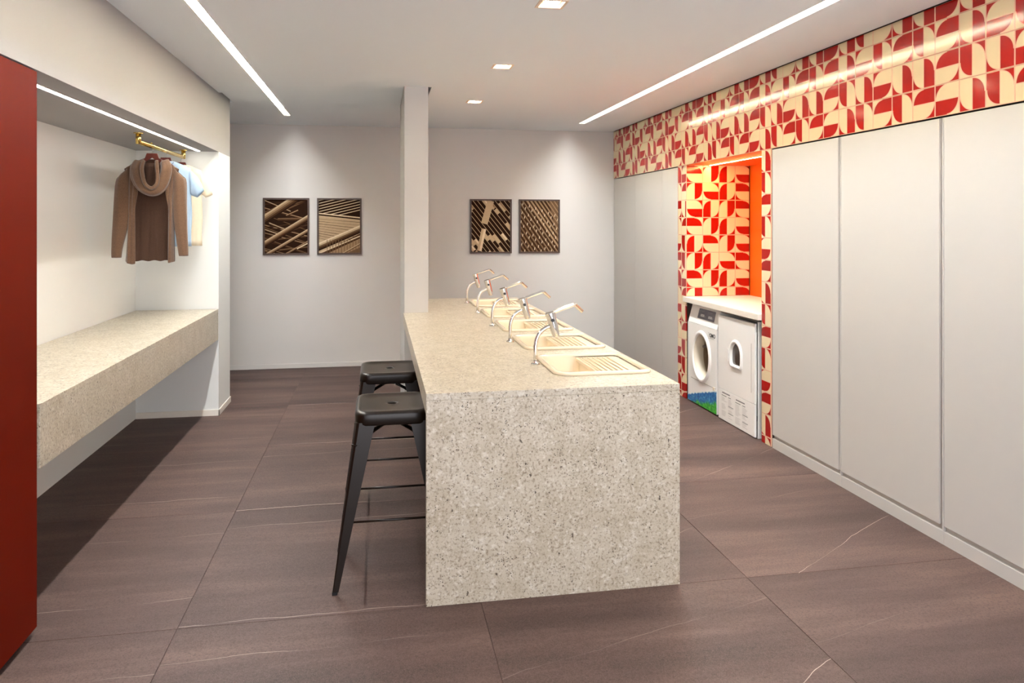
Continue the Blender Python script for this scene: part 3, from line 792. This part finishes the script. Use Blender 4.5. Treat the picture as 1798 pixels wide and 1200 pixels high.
picture(1.041, 1.529, 'dark-framed sepia print of broken light and dark diagonal blocks, right of the column', p3)
picture(1.617, 2.104, 'dark-framed sepia print of dense rust diagonal slats, rightmost on the back wall', p4)

# ---------------------------------------------------------------- hanging rail and clothes
RX, RZ_ = -1.555, 2.140
t = thing('hanging_rail', 'brass tube clothes rail fixed under the bulkhead above the granite bench', 'rail', (RX, 5.85, 2.20))
MB().tube([(0, -.577, -.060), (0, .577, -.060)], .0145, n=16).build('bar', M['gold'], t, smooth=True)
for s_ in (-1, 1):
    MB().tube([(0, s_*.577, -.074), (0, s_*.577, -.006)], .0165, n=16).build('post', M['gold'], t, smooth=True)
    MB().lathe([(.001, -.007), (.030, -.007), (.030, -.0005), (.001, -.0005)], c=(0, s_*.577, 0), n=20).build('flange', M['gold'], t)
MB().lathe([(.001, 0), (.006, 0), (.007, .012), (.001, .013)], c=(0, -.29, -.047), n=10).build('stop_knob', M['gold'], t)
def hanger(y, label, halfw=.165, zt=2.092):
    t = thing('clothes_hanger', label, 'hanger', (RX, y, RZ_), 'dark red wooden hangers on the brass rail')
    hk = [(.0178*math.cos(a), 0, .0178*math.sin(a)) for a in [math.radians(q) for q in (-40, -10, 20, 50, 80, 110, 140, 170, 190)]]
    hk = [(-p[0], 0, p[2]-.0) for p in hk]
    hk = [(.0178*math.cos(math.radians(q)), 0, .0178*math.sin(math.radians(q))) for q in (200, 170, 140, 110, 80, 50, 20, -10, -35)]+[(.006, 0, -.020), (0, 0, -.030), (0, 0, zt-RZ_-.004)]
    MB().tube(hk, .0016, n=6, up=(0, 1, 0)).build('hook', M['steel'], t, smooth=True)
    d = zt-RZ_
    outl = [(-.034, d), (.034, d), (.046, d-.034), (.12, d-.066), (halfw, d-.104), (halfw-.002, d-.122), (.115, d-.098), (.040, d-.060), (0, d-.030), (-.040, d-.060), (-.115, d-.098), (-halfw+.002, d-.122), (-halfw, d-.104), (-.12, d-.066), (-.046, d-.034)]
    MB().prism(outl, 'y', -.006, .006).build('body', M['hanger'], t, bevel=.002)
hanger(5.575, 'dark red wooden hanger holding the brown hooded cardigan')
hanger(5.916, 'dark red wooden hanger holding the pale blue t-shirt', .16)
hanger(6.350, 'dark red wooden hanger holding the cream t-shirt', .15)

# brown hooded cardigan (open front towards the camera)
def lerp(a, b, t_): return a+(b-a)*t_
cg = thing('hooded_cardigan', 'brown plush open cardigan with draped hood and long sleeves', 'clothing', (RX, 5.575, 1.33))
def cx(v): return v-RX
def cz(v): return v-1.33
def shoulder(x):                      # height of the shoulder seam at world x
    d = abs(x-(-1.555)); return 2.052 if d < .05 else 2.052-(d-.05)**1.15*.72
NR, NS = 26, 54
grid = []
for r in range(NR+1):
    tt = r/NR; row = []
    xL, xR = lerp(-1.738, -1.700, min(1, tt*3.2)), lerp(-1.374, -1.408, min(1, tt*3.2))
    xL += -.050*max(0, tt-.5); xR += .012*max(0, tt-.5)
    iL, iR = lerp(-1.600, -1.652, min(1, tt*2.2)), lerp(-1.496, -1.436, min(1, tt*2.2))
    dep = .012+.038*math.sin(min(1, tt*2.2)*PI/2)
    for s_ in range(NS+1):
        u = s_/NS
        if u < .28: f_ = u/.28; x = lerp(iL, xL, f_); y = -dep*math.sqrt(max(0, 1-f_**4)); zb = 1.322 if f_ < .8 else 1.332
        elif u < .72: f_ = (u-.28)/.44; x = lerp(xL, xR, f_); y = dep*.8*(1-abs(2*f_-1)**4); zb = 1.338
        else: f_ = (u-.72)/.28; x = lerp(xR, iR, f_); y = -dep*math.sqrt(max(0, 1-(1-f_)**4)); zb = 1.330
        fold = .006*math.sin(x*95+tt*2)*tt+.004*math.sin(x*210+3*tt)
        if u < .28 or u > .72: fold *= 1.3
        z = lerp(shoulder(x), zb+.004*math.sin(x*80), tt)
        row.append((cx(x), y+fold, cz(z)))
    grid.append(row)
mb = MB(); mb.rings(grid, False, False)
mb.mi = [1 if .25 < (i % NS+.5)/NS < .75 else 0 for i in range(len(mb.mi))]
M['plush_shade'] = mat('shaded_brown_plush', (74, 50, 37), 1, var=.25, vscale=150, bump=.5)  # shade inside the open front and hood put into a darker brown
mb.build('torso', [M['plush'], M['plush_shade']], cg, smooth=True, solid=.006, subsurf=1)
def sleeve(path, nm='sleeve'):
    rs = []
    for k, (x0_, x1_, z_, dy) in enumerate(path):
        c_, h_ = (x0_+x1_)/2, (x1_-x0_)/2
        ring = []
        for i in range(20):
            a = 2*PI*i/20; rr_ = 1+.07*math.sin(3*a+k*.5)+.07*math.sin(6*a-k*.4)
            ring.append((cx(c_+h_*math.cos(a)*rr_), -.005+dy+.036*math.sin(a)*rr_*(1 if k else .4), cz(z_+h_*math.cos(a)*(1 if c_ < RX else -1)*(.95, .55, .2)[k] if k < 3 else z_)))
        rs.append(ring)
    return MB().rings(rs, True, False).build(nm, M['plush'], cg, smooth=True, solid=.004, subsurf=1)
sleeve([(-1.777, -1.700, 1.957, 0), (-1.789, -1.694, 1.920, -.004), (-1.793, -1.692, 1.84, -.010), (-1.797, -1.690, 1.74, -.014), (-1.800, -1.694, 1.62, -.016), (-1.806, -1.724, 1.50, -.014), (-1.809, -1.744, 1.42, -.012), (-1.809, -1.748, 1.362, -.01)])
sleeve([(-1.412, -1.337, 1.957, 0), (-1.416, -1.328, 1.920, -.004), (-1.416, -1.326, 1.84, -.010), (-1.414, -1.324, 1.74, -.014), (-1.408, -1.320, 1.62, -.016), (-1.390, -1.316, 1.50, -.014), (-1.378, -1.312, 1.42, -.012), (-1.372, -1.312, 1.372, -.01)])
# hood: a fat U of cloth hanging in front, plus the rolled inner edge and the cavity sheet
def hood(pts, rad, nm, y0):
    mb = MB(); P = []
    cr = []
    n_ = len(pts)
    for i in range(n_-1):
        p0, p1_, p2_, p3_ = pts[max(0, i-1)], pts[i], pts[i+1], pts[min(n_-1, i+2)]
        for s_ in (0, .25, .5, .75):
            f = lambda k: .5*((2*p1_[k])+(-p0[k]+p2_[k])*s_+(2*p0[k]-5*p1_[k]+4*p2_[k]-p3_[k])*s_**2+(-p0[k]+3*p1_[k]-3*p2_[k]+p3_[k])*s_**3)
            cr.append((f(0), f(1), f(2), lerp(rad[i][0], rad[i+1][0], s_), lerp(rad[i][1], rad[i+1][1], s_)))
    cr.append((*pts[-1], *rad[-1]))
    rs = []
    for k, (x, yy, z, ra, rb) in enumerate(cr):
        a_, b_ = cr[max(0, k-1)], cr[min(len(cr)-1, k+1)]
        d = Vector((b_[0]-a_[0], 0, b_[2]-a_[2])).normalized(); nrm = Vector((-d.z, 0, d.x))
        ring = []
        for i in range(18):
            a = 2*PI*i/18; w_ = 1+.13*math.sin(4*a+k*.22)+.08*math.sin(7*a-k*.3)
            p = Vector((cx(x), y0+yy, cz(z)))+nrm*ra*math.cos(a)*w_+Vector((0, 1, 0))*rb*math.sin(a)*w_
            ring.append(tuple(p))
        rs.append(ring)
    return mb.rings(rs).build(nm, M['plush'], cg, smooth=True, subsurf=1)
hood([(-1.628, .03, 2.040), (-1.638, 0, 1.985), (-1.628, -.01, 1.915), (-1.592, -.018, 1.850), (-1.530, -.022, 1.818), (-1.476, -.018, 1.850), (-1.452, -.01, 1.915), (-1.446, 0, 1.985), (-1.468, .03, 2.042)],
     [(.026, .02), (.038, .03), (.040, .034), (.036, .034), (.030, .034), (.034, .034), (.040, .034), (.040, .03), (.028, .02)], 'hood', -.062)
hood([(-1.590, .03, 2.038), (-1.594, 0, 1.985), (-1.584, -.010, 1.920), (-1.566, -.016, 1.868), (-1.527, -.02, 1.842), (-1.494, -.016, 1.868), (-1.488, -.010, 1.920), (-1.497, 0, 1.985), (-1.507, .03, 2.040)],
     [(.012, .012)]+[(.013, .014)]*7+[(.012, .012)], 'hood_edge', -.098)
MB().rings([[(cx(lerp(-1.60, -1.49, i/8)), -.030+.012*math.sin(i*1.7+r*.4), cz(lerp(2.022, 1.84, r/6))) for i in range(9)] for r in range(7)], False, False).build('hood_lining', M['plush_shade'], cg, smooth=True, solid=.004)

def tshirt(name, label, y, m, halfw, top, bottom, out, sl_z, sl_in_z):
    t = thing(name, label, 'clothing', (RX, y, bottom), 'plain t-shirts hanging behind the cardigan')
    n = 40; rs = []
    for k in range(15):
        tt = k/14; z = lerp(top-.01, bottom, tt); ring = []
        hwk = halfw*(1.0 if tt > .16 else lerp(.96, 1.0, tt/.16)); dep = .010+.026*min(1, tt*3)
        for i in range(n):
            a = 2*PI*i/n; ca, sa = math.cos(a), math.sin(a)
            x = hwk*(abs(ca)**.75)*(1 if ca > 0 else -1)
            zz = z
            if tt < .35:
                zs = top if abs(x) < .055 else top-(abs(x)-.055)*.44; zz = lerp(zs, lerp(top-.01, bottom, .35), tt/.35)
            ring.append((x+.003*math.sin(k*.9+a), dep*sa+.005*math.sin(x*110+tt*2)*tt, zz-bottom))
        rs.append(ring)
    MB().rings(rs, True, False).build('torso', m, t, smooth=True, solid=.003)
    for sg in (-1, 1):
        rs = []
        # from the armhole (shoulder, underarm) out to the cuff
        sh = Vector((sg*(halfw-.01), 0, top-.065-bottom)); ua = Vector((sg*(halfw-.004), 0, sl_in_z-bottom))
        ct = Vector((sg*out[0], 0, out[1]-bottom)); cb = Vector((sg*out[2], 0, out[3]-bottom))
        for k in range(7):
            f_ = k/6; a_ = sh.lerp(ct, f_)+Vector((sg*.010*math.sin(f_*PI), 0, .012*math.sin(f_*PI))); b_ = ua.lerp(cb, f_); c_ = (a_+b_)/2; h_ = (a_-b_)/2
            rs.append([tuple(c_+h_*math.cos(2*PI*i/16)+Vector((0, (.024+.004*math.sin(i*2+k))*math.sin(2*PI*i/16), 0))) for i in range(16)])
        MB().rings(rs, True, False).build('sleeve', m, t, smooth=True, solid=.003)
    nk = [(.062*math.cos(PI+PI*i/10), -.014*math.sin(PI*i/10)-.004, top-bottom-.004+.022*math.sin(PI+PI*i/10)) for i in range(11)]
    MB().tube(nk, .005, n=8).build('collar', m, t, smooth=True)
tshirt('t_shirt', 'pale blue short-sleeved t-shirt hanging behind the brown cardigan', 5.916, M['blue_cloth'], .180, 2.066, 1.431, (.268, 1.850, .222, 1.797), 1.80, 1.815)
tshirt('t_shirt', 'cream short-sleeved t-shirt hanging farthest back on the brass rail', 6.350, M['cream_cloth'], .160, 2.070, 1.423, (.240, 1.835, .188, 1.812), 1.80, 1.84)
